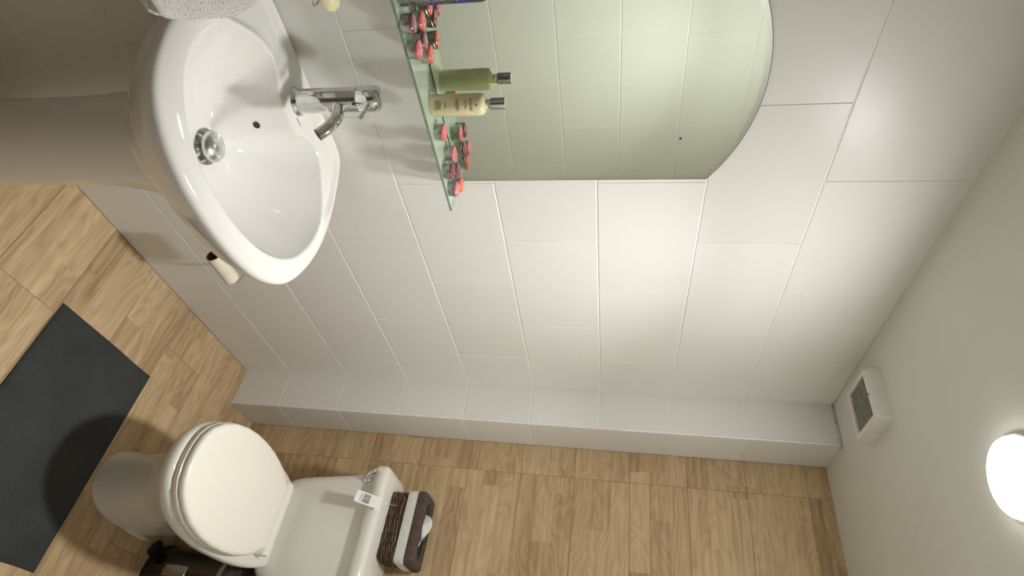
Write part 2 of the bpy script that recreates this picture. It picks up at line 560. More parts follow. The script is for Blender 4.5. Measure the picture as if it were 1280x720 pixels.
g = Geo(); g.box((hx*.0, -hy*.88, -FH-.001), (hx*.08, -hy*.81, -FH+.001)); g.build('indicator', M_LEDRED, fan)

# ------------------------------------------------------------------ mirror
MY, MHW, MZ0, MZS, MZT = -1.45, .247, 1.116, 1.702, 1.786
def mirror_outline(ins, x):
    pts = []
    hw = MHW - ins; z0 = MZ0 + ins
    sag = MZT - MZS; R = (MHW**2 + sag**2)/(2*sag); zc = MZT - R; R2 = R - ins
    zs = zc + math.sqrt(R2**2 - hw**2)
    pts += [(x, MY-hw, z0), (x, MY+hw, z0), (x, MY+hw, zs)]
    a1 = math.asin(hw/R2)
    for k in range(1, 32):
        a = a1 - 2*a1*k/32
        pts.append((x, MY + R2*sin(a), zc + R2*cos(a)))
    pts.append((x, MY-hw, zs))
    return pts
mir = thing('wall_mirror', 'frameless arched mirror on the white tiled wall above the glass shelf', 'mirror', (0, MY, MZ0))
mir_off = Vector((0, MY, MZ0))
def rel(pts, off): return [tuple(Vector(p) - off) for p in pts]
g = Geo(); g.loft([rel(mirror_outline(-.0014, .0015), mir_off), rel(mirror_outline(-.0014, .0030), mir_off)], True, False); g.build('glass_edge_shade', M_MEDGE, mir)
g = Geo(); g.loft([rel(mirror_outline(-.0014, .0030), mir_off), rel(mirror_outline(0, .0030), mir_off)], False, False); g.build('glass_edge_shade', M_MEDGE, mir)  # dark strip put in for the shadow line along the bevel
g = Geo(); g.loft([rel(mirror_outline(0, .0030), mir_off), rel(mirror_outline(.011, .0034), mir_off)], False, False); g.build('bevelled_border', M_MBEV, mir)
g = Geo(); v = rel(mirror_outline(.011, .0034), mir_off); g.add(v, [tuple(range(len(v)))]); g.build('mirror_glass', M_MIRROR, mir)
g = Geo(); g.lathe([(.0028, .0035), (.0028, .0040)], c=(0, -1.316-MY, 1.636-MZ0), n=12, axis='x')
o = g.build('tarnish_spot', M_DARK, mir); o['label'] = 'small dark spot on the mirror'

# ------------------------------------------------------------------ glass shelf
SY0, SY1, SX, ST = -1.75, -1.192, .098, 1.121
shelf = thing('glass_shelf', 'narrow green tinted glass shelf under the arched mirror', 'shelf', (0, SY1, ST))
g = Geo(); g.add([(.007, SY0-SY1, 0), (SX, SY0-SY1, 0), (SX, 0, 0), (.007, 0, 0)], [(0, 1, 2, 3)])
g.build('glass_panel', M_GLASS, shelf)
g = Geo()
e = .0055
g.box((SX-.0015, SY0-SY1, -e), (SX, 0, -.0002)); g.box((.007, -.0015, -e), (SX, 0, -.0002)); g.box((.007, SY0-SY1, -e), (.0085, 0, -.0002))
g.build('polished_edge', M_GEDGE, shelf)
for yy in (-.10, -.46):
    g = Geo(); g.lathe([(.009, .0), (.009, .016), (.006, .018)], c=(0, yy, -.014), n=16, axis='x'); g.build('shelf_bracket', M_CHROME, shelf, True, 40)

# bottle of shower gel -------------------------------------------------
FONT = None
def text_verts(s, size, bold=False):
    cu = bpy.data.curves.new('t', 'FONT'); cu.body = s; cu.size = size; cu.align_x = 'CENTER'
    cu.resolution_u = 2
    if bold: cu.offset = size*.03
    o = bpy.data.objects.new('t', cu); COL.objects.link(o)
    bpy.context.view_layer.update()
    me = bpy.data.meshes.new_from_object(o)
    v = [tuple(p.co) for p in me.vertices]; f = [tuple(p.vertices) for p in me.polygons]
    bpy.data.objects.remove(o); bpy.data.curves.remove(cu); bpy.data.meshes.remove(me)
    return v, f
def wrap(v, r, a0, z, flip=1):
    """text on a cylinder about z; a0 = azimuth of the text's middle; reads left to right from outside"""
    out = []
    for x, y, _ in v:
        a = a0 + x/r
        out.append((r*cos(a), r*sin(a), z + y))
    return out

BA = math.atan2(-2.117+1.446, 1.067-.05)   # towards the viewer
bot = thing('shower_gel_bottle', 'cream shower gel bottle with silver cap standing on the glass shelf', 'bottle', (.050, -1.446, ST))
g = Geo(); br = .0228
g.lathe([(br*.90, .0008), (br, .004), (br, .102), (br*.97, .108), (br*.86, .1125), (br*.62, .1155), (.0095, .1165), (.0088, .122)], n=40)
g.build('body', M_GEL, bot, True, 45)
g = Geo(); g.lathe([(.0085, .119), (.0085, .126)], n=20); g.build('neck', M_CLEAR, bot, True)
g = Geo(); g.lathe([(.0116, .1265), (.0120, .128), (.0120, .154), (.0112, .1565), (.003, .157)], n=28); g.build('cap', M_CHROMED, bot, True, 35)
g = Geo()
v, f = text_verts('now', .0155, False); g.add(wrap(v, br+.0003, BA+.02, .086), f)
g.lathe([(.0022, 0), (.0001, .0001)], n=10, cap0=False, cap1=False)
base = len(g.v) - 20
for i in range(base, len(g.v)):
    x, y, z = g.v[i]; a = BA + .02 + x/(br) ; g.v[i] = ((br+.0004)*cos(a), (br+.0004)*sin(a), .1005 + y)
o = g.build('logo', M_INKY, bot)
g = Geo()
rl = random.Random(3)
for z0, w, n in ((.079, .020, 2), (.063, .026, 4), (.036, .014, 2), (.014, .020, 7)):
    for k in range(n):
        z = z0 - k*.0019 if z0 != .014 else .014 + k*.0019
        ww = w*(.75 + .25*rl.random()); x = -ww/2
        while x < ww/2:
            l = .0012 + rl.random()*.003
            a, b = BA + x/br, BA + min(x+l, ww/2)/br
            R = br+.0003
            g.add([(R*cos(a), R*sin(a), z), (R*cos(b), R*sin(b), z), (R*cos(b), R*sin(b), z+.0010), (R*cos(a), R*sin(a), z+.0010)], [(0,1,2,3)])
            x += l + .0007
o = g.build('fine_print', M_INKY, bot); o['kind'] = 'stuff'

# clear tub with blue lettering ----------------------------------------
tub = thing('clear_plastic_tub', 'clear plastic tub with blue lettering at the cut-off end of the glass shelf', 'container', (.050, -1.697, ST))
g = Geo(); tr_ = .041
g.lathe([(tr_*.95, .001), (tr_, .004), (tr_, .148), (tr_*.93, .156), (tr_*.8, .160)], n=40); g.build('body', M_CLEAR, tub, True, 45)
g = Geo(); g.lathe([(tr_*.80, .160), (tr_*.80, .172), (tr_*.76, .174)], n=32); g.build('lid', M_CLEAR, tub, True, 45)
for k in range(22):
    g = Geo(); rp = .034 + rl.random()*.002
    g.lathe([(rp*.9, 0), (rp, .0012), (rp, .0035), (rp*.9, .0045)], n=20); o = g.build('cotton_pad', M_TISSUE, tub, True)
    o.location = (rl.uniform(-.002, .002), rl.uniform(-.002, .002), .004 + k*.0056)
g = Geo()
TA = math.atan2(-2.117+1.697, 1.067-.05) + .75
for s, size, z, da in (('2', .022, .056, .52), ('PADS', .014, .060, -.2), ('oo', .010, .100, .44), ('L', .020, .112, .50), ('COTTON', .018, .108, -.45), ('75 pads', .008, .128, .3)):
    v, f = text_verts(s, size, True); g = Geo(); g.add(wrap(v, tr_+.0003, TA+da, z), f); o = g.build('lettering', M_BLUE, tub); o['kind'] = 'stuff'

# tealights -------------------------------------------------------------
TL = 'coloured tealight candles on the glass shelf'
def tealight(x, y, m, label, proto=[]):
    t = thing('tealight', label, 'candle', (x, y, ST), TL)
    a = random.random()*6
    if not proto:
        g = Geo(); g.lathe([(.0165, .0006), (.0172, .002), (.0182, .0165), (.0190, .0172), (.0180, .0176), (.0175, .0155)], n=28); cup = g.build('cup', M_ALU, t, True, 40)
        g = Geo(); g.lathe([(.0174, .016), (.0178, .0180), (.0172, .0202), (.0150, .0216), (.010, .0223), (.004, .0226), (.0005, .0226)], n=28, cap0=False); wax = g.build('wax', m, t, True)
        g = Geo(); g.tube([(0, 0, .0222), (.0012, .0006, .0238), (.005, .002, .0240)], .0006, 6); wick = g.build('wick', M_WICK, t, True)
        proto += [cup, wax, wick]
        for ch in (cup, wax, wick): ch.rotation_euler[2] = a
        return t
    for src in proto:
        c = src.copy(); COL.objects.link(c); c.parent = t; c.rotation_euler[2] = a
        if src is proto[1]:
            c.data = src.data if m is M_PINK else waxes.setdefault(m.name, wax_copy(src.data, m))
    return t
waxes = {}
def wax_copy(me, m):
    c = me.copy(); c.materials.clear(); c.materials.append(m); return c
tealight(.067, -1.392, M_PINK, 'pink tealight nearest to the cream bottle, on its right side')
tealight(.040, -1.314, M_PINK, 'pink tealight by the mirror between plum tealight and cream bottle')
tealight(.080, -1.296, M_PLUM, 'plum tealight at the front edge of the shelf, right of the bottle')
tealight(.042, -1.268, M_PLUM, 'plum tealight close to the mirror, right of the bottle')
tealight(.079, -1.243, M_PINK, 'pink tealight nearest the bare corner of the shelf, front row')
tealight(.045, -1.226, M_CORAL, 'coral red tealight by the mirror at the end corner of the shelf')
tealight(.084, -1.638, M_PLUM, 'plum tealight at the front edge beside the clear tub')
tealight(.032, -1.617, M_ROSE, 'deep pink tealight by the mirror beside the clear tub')
tealight(.086, -1.590, M_PINK, 'light pink tealight at the front edge, left of the cream bottle')
tealight(.048, -1.585, M_PLUM, 'plum tealight in the middle of the left hand cluster')
tealight(.031, -1.549, M_CORAL, 'coral tealight by the mirror, nearest the bottle on its left')

# ------------------------------------------------------------------ washbasin
BC = Vector((.235, -1.49)); BZ = .85
OUT = [(.462, 0), (.459, .06), (.452, .108), (.437, .160), (.412, .206), (.377, .241), (.318, .268), (.245, .283), (.17, .277), (.10, .254), (.045, .231), (.012, .208), (.003, .18), (.003, 0)]
INN = [(.418, 0), (.414, .06), (.399, .12), (.366, .178), (.315, .220), (.245, .238), (.185, .226), (.142, .182), (.110, .142), (.098, .105), (.112, .073), (.137, .045), (.140, 0)]
def closed(h):
    p = [Vector(a) for a in h] + [Vector((a[0], -a[1])) for a in h[::-1][1:-1]]
    for _ in range(3):
        q = []
        for i in range(len(p)):
            a, b = p[i], p[(i+1) % len(p)]
            q += [a*.75 + b*.25, a*.25 + b*.75]
        p = q
    return p
def radial(poly, n):
    """distance from BC's column (dy=0) to the outline at n angles"""
    c = Vector((BC.x, 0)); out = []
    for i in range(n):
        a = 2*PI*i/n; d = Vector((cos(a), sin(a))); best = 0
        for k in range(len(poly)):
            p = poly[k]-c; q = poly[(k+1) % len(poly)]-c; e = q-p
            den = d.x*e.y - d.y*e.x
            if abs(den) < 1e-12: continue
            t = (p.x*e.y - p.y*e.x)/den; s = (p.x*d.y - p.y*d.x)/den
            if t > 0 and -1e-6 <= s <= 1+1e-6: best = max(best, t)
        out.append(best)
    return out
NB = 160
RO = radial(closed(OUT), NB); RI = radial(closed(INN), NB)
sm = lambda a, b, x: (lambda t: t*t*(3-2*t))(max(0, min(1, (x-a)/(b-a))))
basin = thing('washbasin', 'white ceramic pedestal washbasin fixed to the tiled wall', 'washbasin', (0, -1.49, 0))
def ring(rad, zf):
    l = []
    for i in range(NB):
        a = 2*PI*i/NB; r = rad(i)
        x, y = BC.x + r*cos(a), r*sin(a)
        l.append((max(x, .003), y, zf(i, x, y)))
    return l
def inz(s): return BZ - .006 - .132*(1 - s**2.7)
loops = []
hole = .030
for r, z in ((.004, .683), (.022, .684), (.029, .690), (hole, .702), (.033, .7115)):
    loops.append(ring(lambda i: r, lambda i, x, y: z))
for k in range(1, 22):
    t = k/21; 
    def rad(i): return .033 + (RI[i]-.033)*t
    loops.append(ring(rad, lambda i, x, y: max(.7125, inz(rad(i)/RI[i]))))
for dr, dz in ((.0015, -.0025), (.004, -.0005), (.007, 0)):
    loops.append(ring(lambda i: RI[i]+dr, lambda i, x, y: BZ+dz))
def rimz(q, x, y):
    z = BZ - .005*q**2.2
    w = sm(.19, .145, x) * sm(.075, .105, abs(y)) * sm(.262, .24, abs(y)) * sm(.0, .22, q) * sm(1., .80, q)
    return z - .013*w
for k in range(1, 15):
    q = k/14
    def rad(i): return RI[i]+.007 + (RO[i]-.010-RI[i]-.007)*q
    loops.append(ring(rad, lambda i, x, y: rimz(q, x, y)))
for dr, dz in ((-.005, -.0068), (-.001, -.011), (0, -.018), (-.003, -.031), (-.010, -.046)):
    loops.append(ring(lambda i: RO[i]+dr, lambda i, x, y: BZ+dz))
for s, z in ((.90, .775), (.80, .745), (.68, .715), (.57, .69), (.48, .668), (.42, .64)):
    loops.append(ring(lambda i: RO[i]*s, lambda i, x, y: z))
g = Geo(); g.loft(loops, True, True); bas = g.build('basin', M_CERAMIC, basin, True, 55)
# waste: chrome flange, raised domed plug
g = Geo(); g.lathe([(.0295, .7015), (.0290, .7035), (.022, .692), (.021, .688)], c=(.235, 0, 0), n=40, cap0=False, cap1=False); g.build('waste_flange', M_CHROMED, basin, True)
g = Geo(); g.lathe([(.006, .684), (.006, .722), (.0285, .7225), (.0305, .7250), (.0305, .7275), (.027, .7325), (.015, .7375), (.003, .7388)], c=(.232, 0, 0), n=40); g.build('plug', M_PLUG, basin, True, 50)
# overflow hole on the back slope
def surf(x):        # height of the bowl on the centre line, wall side
    s = (BC.x - x)/RI[NB//2]; return inz(s)
x0 = .158; z0 = surf(x0); sl = (surf(x0+.003)-surf(x0-.003))/.006
nrm = Vector((-sl, 0, 1)).normalized(); ta = Vector((1, 0, sl)).normalized()
g = Geo()
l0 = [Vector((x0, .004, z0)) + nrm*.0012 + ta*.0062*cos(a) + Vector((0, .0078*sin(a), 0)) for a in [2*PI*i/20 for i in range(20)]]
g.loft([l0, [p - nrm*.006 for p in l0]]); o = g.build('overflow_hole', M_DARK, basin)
# faint maker's mark by the tap, strokes only
g = Geo()
for k in range(6):
    g.box((.113 + .0006*(k % 2), .020 + k*.0033, BZ+.0002), (.1165, .0215 + k*.0033, BZ+.0006))
o = g.build('makers_mark', M_INK, basin)
# pedestal
g = Geo(); loops = []
for r, z, cx in ((.118, 0, .200), (.114, .012, .200), (.100, .05, .200), (.092, .15, .202), (.089, .32, .204), (.092, .48, .206), (.102, .58, .21), (.118, .655, .215)):
    loops.append([(cx + r*1.02*cos(a), r*sin(a)*.98, z) for a in [2*PI*i/48 for i in range(48)]])
g.loft(loops); g.build('pedestal', M_CERAMIC, basin, True, 60)

# ------------------------------------------------------------------ tap
tap = thing('mixer_tap', 'chrome single lever mixer tap on the white washbasin', 'tap', (.086, -1.49, BZ-.003))
g = Geo(); g.lathe([(.0300, 0), (.0305, .003), (.0295, .007), (.0262, .010), (.0252, .014), (.0252, .138), (.0246, .1395)], n=48); g.build('body', M_CHROME, tap, True, 40)
g = Geo(); g.lathe([(.0246, .1405), (.0254, .1415), (.0254, .172), (.0246, .178), (.020, .1830), (.011, .1860), (.002, .1867)], n=48); g.build('lever_cap', M_CHROME, tap, True, 45)
g = Geo(); g.lathe([(.0242, .1392), (.0242, .1408)], n=40); g.build('joint_ring', M_DARK, tap, True, 40)
g = Geo()
A = radians = math.radians
d = Vector((cos(A(4)), sin(A(4)), 0))
P = [d*r_ + Vector((0, 0, z_)) for r_, z_ in ((.010, .096), (.026, .102), (.045, .1065), (.064, .1065), (.080, .102), (.094, .094), (.106, .084))]
def smooth_path(P, n=4):
    out = []
    for i in range(len(P)-1):
        p0, p1, p2, p3 = P[max(i-1, 0)], P[i], P[i+1], P[min(i+2, len(P)-1)]
        for k in range(n):
            t = k/n
            out.append(.5*((2*p1) + (p2-p0)*t + (2*p0-5*p1+4*p2-p3)*t*t + (3*p1-p0-3*p2+p3)*t**3))
    out.append(P[-1]); return out
sp = smooth_path(P)
g.tube(sp, .0122, 24, cap=False)
spout = g.build('spout', M_CHROME, tap, True, 40)
g = Geo(); e_ = (P[-1]-P[-2]).normalized(); g.tube([P[-1] - e_*.004, P[-1] - e_*.003], .0120, 20); g.build('aerator', M_DARK, tap, True, 40)
g = Geo(); q = Vector((cos(A(0)), sin(A(0)), 0))
g.tube([q*.016 + Vector((0, 0, .166)), q*.050 + Vector((0, 0, .163)), q*.070 + Vector((0, 0, .161))], [.0040, .0036, .0040], 14); g.build('lever', M_CHROME, tap, True, 40)
g = Geo(); g.lathe([(.0034, .0250), (.0034, .0258)], c=(0, -.006, .1365), n=10, axis='x'); g.build('hot_cold_mark', M_BLACK, tap)

# ------------------------------------------------------------------ soap on wall holder
soap = thing('soap_bar', 'pale cream soap bar in a wall holder above the basin end', 'soap', (.062, -1.712, .968))
g = Geo()
loops = []
for t in [i/14 for i in range(15)]:
    y = -.046 + .099*t; u = 2*t - 1; s = max(.02, (1-abs(u)**3.2))**.5
    loops.append([(.026*s*cos(a), y, .021 + .019*s*sin(a)) for a in [2*PI*i/20 for i in range(20)]])
g.loft(loops); g.build('bar', M_SOAP, soap, True)
hold = thing('soap_holder', 'chrome wire soap holder fixed to the tiled wall', 'soap holder', (.0, -1.712, .968))
g = Geo(); g.tube([(x, y, 0) for x, y, _ in rr(.062, -.005, 0, .030, .037, .012)], .0022, 8, closed=True); g.build('wire_ring', M_CHROME, hold, True)
for k in range(3):
    g = Geo(); g.tube([(.034+.022*k+.006, -.041, 0), (.034+.022*k+.006, -.036, -.0035), (.034+.022*k+.006, .026, -.0035), (.034+.022*k+.006, .031, 0)], .0015, 6); g.build('cross_wire', M_CHROME, hold, True)
g = Geo(); g.tube([(.0, -.03, 0), (.033, -.03, 0)], .003, 8); g.tube([(.0, -.05, 0), (.033, -.03, 0)], .002, 8); g.build('bracket', M_CHROME, hold, True)
g = Geo(); g.lathe([(.014, .0), (.014, .004), (.011, .006)], c=(0, -.035, 0), n=20, axis='x'); g.build('wall_plate', M_CHROME, hold, True, 40)

# ------------------------------------------------------------------ towel over the basin end
tw = thing('hand_towel', 'folded white terry towel laid over the end of the basin', 'towel', (.203, -1.80, .85))
def towel_mesh(w, l0, l1, th, zc, seed):
    loops = []; n = 34
    for i in range(n+1):
        u = i/n; x = -w/2 + w*u
        e = (max(0, 1 - abs(2*u-1)**5))**.5
        l = []
        m = 28
        for k in range(m):
            a = 2*PI*k/m
            yy = (l1+l0)/2 + (l1-l0)/2*math.copysign(abs(cos(a))**.55, cos(a))*(.90+.10*e)
            zz = zc + th/2*math.copysign(abs(sin(a))**.7, sin(a))*(.35+.65*e)
            yy += .004*noise.noise(Vector((x*22+seed, k*.2, 0)))
            zz += .003*noise.noise(Vector((x*30, yy*30, seed)))
            l.append((x, yy, zz))
        loops.append(l)
    g = Geo(); g.loft(loops); return g
# lower layer follows the basin rim and falls away in front
def bend(o):
    for v in o.data.vertices:
        p = v.co
        k = max(0, p.x - .10); p.z -= 2.6*k*k
        p.y += .025 - .10*(p.x+.13) - .35*max(0, p.x+.02)
        j = max(0, -.085 - p.x); p.z -= .0
    return o
o = bend(towel_mesh(.268, -.09, .064, .018, .013, 1).build('fold', M_TERRY, tw, True))
o = bend(towel_mesh(.274, -.09, .070, .020, .0295, 5).build('fold', M_TERRY, tw, True))
# terry pile: short tufts
g = Geo(); rp = random.Random(11)
for src in [c for c in tw.children if c.name.startswith('fold')]:
    me = src.data
    for p in me.polygons:
        if len(p.vertices) > 4: continue
        for _ in range(4):
            w = [rp.random() for _ in p.vertices]; s = sum(w)
            c = sum((me.vertices[i].co*wi/s for i, wi in zip(p.vertices, w)), Vector())
            n_ = (p.normal + Vector((rp.uniform(-.8, .8), rp.uniform(-.8, .8), rp.uniform(-.8, .8)))).normalized()
            t_ = n_.orthogonal().normalized()*.0007
            g.add([c - t_, c + t_, c + n_*rp.uniform(.0008, .0022)], [(0, 1, 2)])
o = g.build('terry_pile', M_TERRY, tw); o['kind'] = 'stuff'

# ------------------------------------------------------------------ toilet roll on its holder
RX, RZ, RYC = .082, .375, -.945
th_ = thing('toilet_roll_holder', 'chrome toilet roll arm on the tiled wall, half hidden by the basin', 'roll holder', (0, RYC+.075, RZ))
g = Geo(); g.tube([(.002, 0, 0), (.060, 0, 0), (.074, -.004, 0), (RX, -.014, 0), (RX, -.03, 0), (RX, -.118, 0)], .0045, 12); g.build('arm', M_CHROME, th_, True)
g = Geo(); g.lathe([(.019, 0), (.019, .005), (.014, .008)], n=24, axis='x'); g.build('wall_plate', M_CHROME, th_, True, 40)
roll = thing('toilet_roll', 'nearly finished toilet roll, bare tube below the basin', 'toilet roll', (RX, RYC, RZ-.012))
def hollow(r0, r1, l, n=32, seed=0):
    g = Geo()
    def lp(r, y): return [(r*cos(a)*(1+.02*sin(3*a+seed)), y, r*sin(a)) for a in [2*PI*i/n for i in range(n)]]
    ls = [lp(r0, -l/2), lp(r1, -l/2), lp(r1, l/2), lp(r0, l/2)]
    ls.append(ls[0]); g.loft(ls, False, False); return g
hollow(.0185, .0195, .108).build('cardboard_tube', M_CARD_IN, roll, True, 40)
hollow(.0196, .0222, .106, seed=1).build('paper', M_CARD_OUT, roll, True, 40)

# ------------------------------------------------------------------ bath mat
mt = Geo(); NX, NY = 60, 48
mx0, mx1, my0, my1 = .277, .880, -1.010, -.609
vs = []; fs = []
def mh(u, v):
    ed = min(u, 1-u, v, 1-v)
    z = .0075*sm(0, .03, ed)
    hem = .0012*sm(.05, .035, ed)*sm(.005, .02, ed)
    x = mx0 + (mx1-mx0)*u; y = my0 + (my1-my0)*v
    wr_ = sm(.35, .75, u)*sm(.85, .4, v)*.0032*max(0, noise.noise(Vector((x*9 + y*5, y*26 - x*14, 3))))
    return z + hem + wr_*sm(0, .1, ed)
for j in range(NY+1):
    for i in range(NX+1):
        u, v = i/NX, j/NY
        x = mx0 + (mx1-mx0)*u; y = my0 + (my1-my0)*v
        x += .003*noise.noise(Vector((u*3, v*3, 1))); y += .002*noise.noise(Vector((u*4, v*3, 7)))
        vs.append((x-.58, y+.81, .0005 + mh(u, v)))
for j in range(NY):
    for i in range(NX):
        a = j*(NX+1)+i; fs.append((a, a+1, a+NX+2, a+NX+1))
b = len(vs); per = [i for i in range(NX+1)] + [j*(NX+1)+NX for j in range(1, NY+1)] + [NY*(NX+1)+i for i in range(NX-1, -1, -1)] + [j*(NX+1) for j in range(NY-1, 0, -1)]
vs += [(vs[i][0], vs[i][1], 0) for i in per]
for k in range(len(per)):
    k2 = (k+1) % len(per); fs.append((per[k], per[k2], b+k2, b+k))
fs.append(tuple(range(b, len(vs))))
o = mesh('bath_mat', vs, fs, M_MAT, None, True, 60); o.location = (.58, -.81, 0)
tag(o, 'charcoal grey rectangular bath mat on the wood plank floor', 'mat')

# ------------------------------------------------------------------ toilet
TX = .592
toilet = thing('toilet', 'white close-coupled toilet with closed lid against the plank wall', 'toilet', (TX, -.30, 0))
def egg(hw, yf, yb, z, n=56, pw=2.25, back=.75):
    """oval loop: front at yf (towards viewer), squarer back at yb; local y offset +.30"""
    ym = yb*.42 + yf*.58
    out = []
    for i in range(n):
        a = 2*PI*i/n; c, s = cos(a), sin(a)
        if s < 0: p = 2/pw; x = hw*math.copysign(abs(c)**p, c); y = ym + (ym-yf)*-abs(s)**p
        else: p = back; x = hw*math.copysign(abs(c)**p, c)*(1 - .22*s*s); y = ym + (yb-ym)*abs(s)**p
        out.append((x, y+.30, z))
    return out
g = Geo()
prof = [(.107, -.600, -.15, 0), (.107, -.603, -.15, .012), (.101, -.601, -.15, .022), (.100, -.614, -.15, .10), (.102, -.636, -.15, .18), (.108, -.665, -.15, .235), (.124, -.705, -.15, .285),
        (.146, -.748, -.11, .325), (.160, -.778, -.07, .352), (.168, -.800, -.07, .372), (.171, -.808, -.07, .388), (.170, -.807, -.07, .402), (.166, -.802, -.07, .409), (.158, -.795, -.08, .411)]
g.loft([egg(*p) for p in prof]); g.build('pan', M_PANW, toilet, True, 60)
# seat and lid outline from measured half widths
LW = [(-.797, 0), (-.795, .030), (-.786, .062), (-.768, .090), (-.735, .118), (-.69, .141), (-.63, .157), (-.57, .1635), (-.51, .163), (-.45, .156), (-.40, .144), (-.355, .127), (-.325, .108), (-.300, .098), (-.300, .05)]
def dring(z, s=0.0, sc=1.0):
    p = [(w*sc, y) for y, w in LW]
    pts = p + [(-x, y) for x, y in p[::-1]]
    pts = [q for i, q in enumerate(pts) if i == 0 or (abs(q[0]-pts[i-1][0]) + abs(q[1]-pts[i-1][1]) > 1e-6)]
    if abs(pts[0][0]-pts[-1][0]) < 1e-6: pts = pts[:-1]
    v = [Vector(q) for q in pts]; n = len(v); out = []
    c = Vector((0, -.55))
    for q in v:
        d_ = (q-c); L = d_.length
        w = c + d_*(1 - s/L)
        out.append((w.x, w.y+.30, z))
    return out
g = Geo(); g.loft([dring(.412, .012), dring(.413, .002), dring(.418, -.001), dring(.426, -.001), dring(.429, .003)]); g.build('seat', M_SEAT, toilet, True, 50)
g = Geo(); g.loft([dring(.4315, .008), dring(.4325, .002), dring(.437, 0), dring(.445, .0015), dring(.449, .006), dring(.4505, .014), dring(.4515, .05), dring(.4525, .11)]); g.build('lid', M_SEAT, toilet, True, 45)
g = Geo(); 
g.loft([rr(0, .003+.009, z, hx_, .016-d_, .006) for z, hx_, d_ in ((.411, .116, 0), (.444, .116, 0), (.449, .112, .004))]); g.build('hinge_bar', M_SEAT, toilet, True, 40)
# tank: rounded bottom corners, flared upwards
g = Geo(); TY0, TY1 = -.200, -.022
tl = []
for z, hw in ((.362, .118), (.364, .132), (.370, .147), (.382, .161), (.40, .1705), (.43, .178), (.48, .185), (.56, .196), (.64, .207), (.700, .214)):
    ins = .012 if z < .363 else (.005 if z < .366 else 0)
    tl.append(rr(0, (TY0+TY1)/2+.30, z, hw, (TY1-TY0)/2 - ins, .030, 7))
g.loft(tl); g.build('tank', M_PANW, toilet, True, 60)
g = Geo()
tl = []
for z, d_ in ((.7005, .010), (.7015, .004), (.704, .0), (.728, 0), (.737, .003), (.743, .009), (.7455, .018)):
    tl.append(rr(0, (TY0+TY1)/2-.006+.30, z, .236-d_, (TY1-TY0)/2+.018-d_, .030, 7))
g.loft(tl); g.build('tank_lid', M_PANW, toilet, True, 60)
g = Geo()
g.lathe([(.0, -.003), (.0165, 0), (.0165, .004), (.012, .009), (.006, .012)], c=(0, 0, 0), n=24, axis='y')
fl = g.build('flush_lever', M_CHROME, toilet, True, 40); fl.location = (.405-TX, TY0+.30-.001, .668)
fl.rotation_euler = (PI, 0, 0)
g = Geo(); g.tube([(0, -.010, 0), (-.003, -.024, .008), (-.010, -.034, .020), (-.022, -.036, .040)], [.0095, .0078, .0058, .0045], 12)
o = g.build('lever_arm', M_CHROME, None, True); o.parent = fl; o.rotation_euler = (-PI, 0, 0)
# floor bolts covers / sealant at foot
g = Geo(); g.tube([(.106, .04, .004), (.107, -.01, .005), (.107, -.06, .006), (.104, -.10, .004)], [.004, .008, .006, .003], 7); g.build('foot_sealant', M_CARD_OUT, toilet, True)

# ------------------------------------------------------------------ pedal bin
bin_ = thing('pedal_bin', 'dark metal pedal bin with black base beside the toilet', 'bin', (.785, -.121, 0))
bin_.scale = (.87, .87, 1.05)
g = Geo(); g.lathe([(.122, 0), (.124, .004), (.124, .020), (.121, .024)], n=56); g.build('base_ring', M_BLACK, bin_, True, 40)
g = Geo(); g.lathe([(.118, .022), (.1185, .026), (.1185, .252), (.118, .254)], n=64); g.build('body', M_BIN, bin_, True, 40)
g = Geo(); g.lathe([(.1205, .2545), (.1215, .257), (.1215, .266), (.1195, .2685)], n=64); g.build('lid_ring', M_STEEL, bin_, True, 40)
g = Geo(); g.lathe([(.1185, .266), (.116, .278), (.104, .292), (.078, .302), (.04, .307), (.004, .308)], n=56, cap0=False); g.build('lid', M_BINLID, bin_, True)
g = Geo()
pa = math.radians(236)
pd = Vector((cos(pa), sin(pa), 0)); pn = Vector((-pd.y, pd.x, 0))
def pl(r, w, z): return [pd*r - pn*w + Vector((0, 0, z)), pd*r + pn*w + Vector((0, 0, z))]
loops = []
for r, w, z0_, z1_ in ((.115, .016, .006, .018), (.128, .022, .005, .020), (.146, .030, .006, .022), (.160, .028, .008, .020), (.165, .020, .010, .017)):
    a_, b_ = pl(r, w, z0_); c_, d_ = pl(r, w, z1_); loops.append([a_, b_, d_, c_])
g.loft(loops); g.build('pedal', M_BLACK, bin_, True, 40)
g = Geo(); ha = math.radians(262)  # raised steel patch standing in for a soft highlight on the body
lp_ = []
for k in range(9):
    a = ha - .17 + .34*k/8
    lp_.append([((.1190+t_)*cos(a), (.1190+t_)*sin(a), z) for t_, z in ((0, .07), (.0025, .072), (.0035, .09), (.0035, .13), (.0025, .148), (0, .15))])
g.loft(lp_); g.build('body_highlight', M_STEEL, bin_, True, 40)

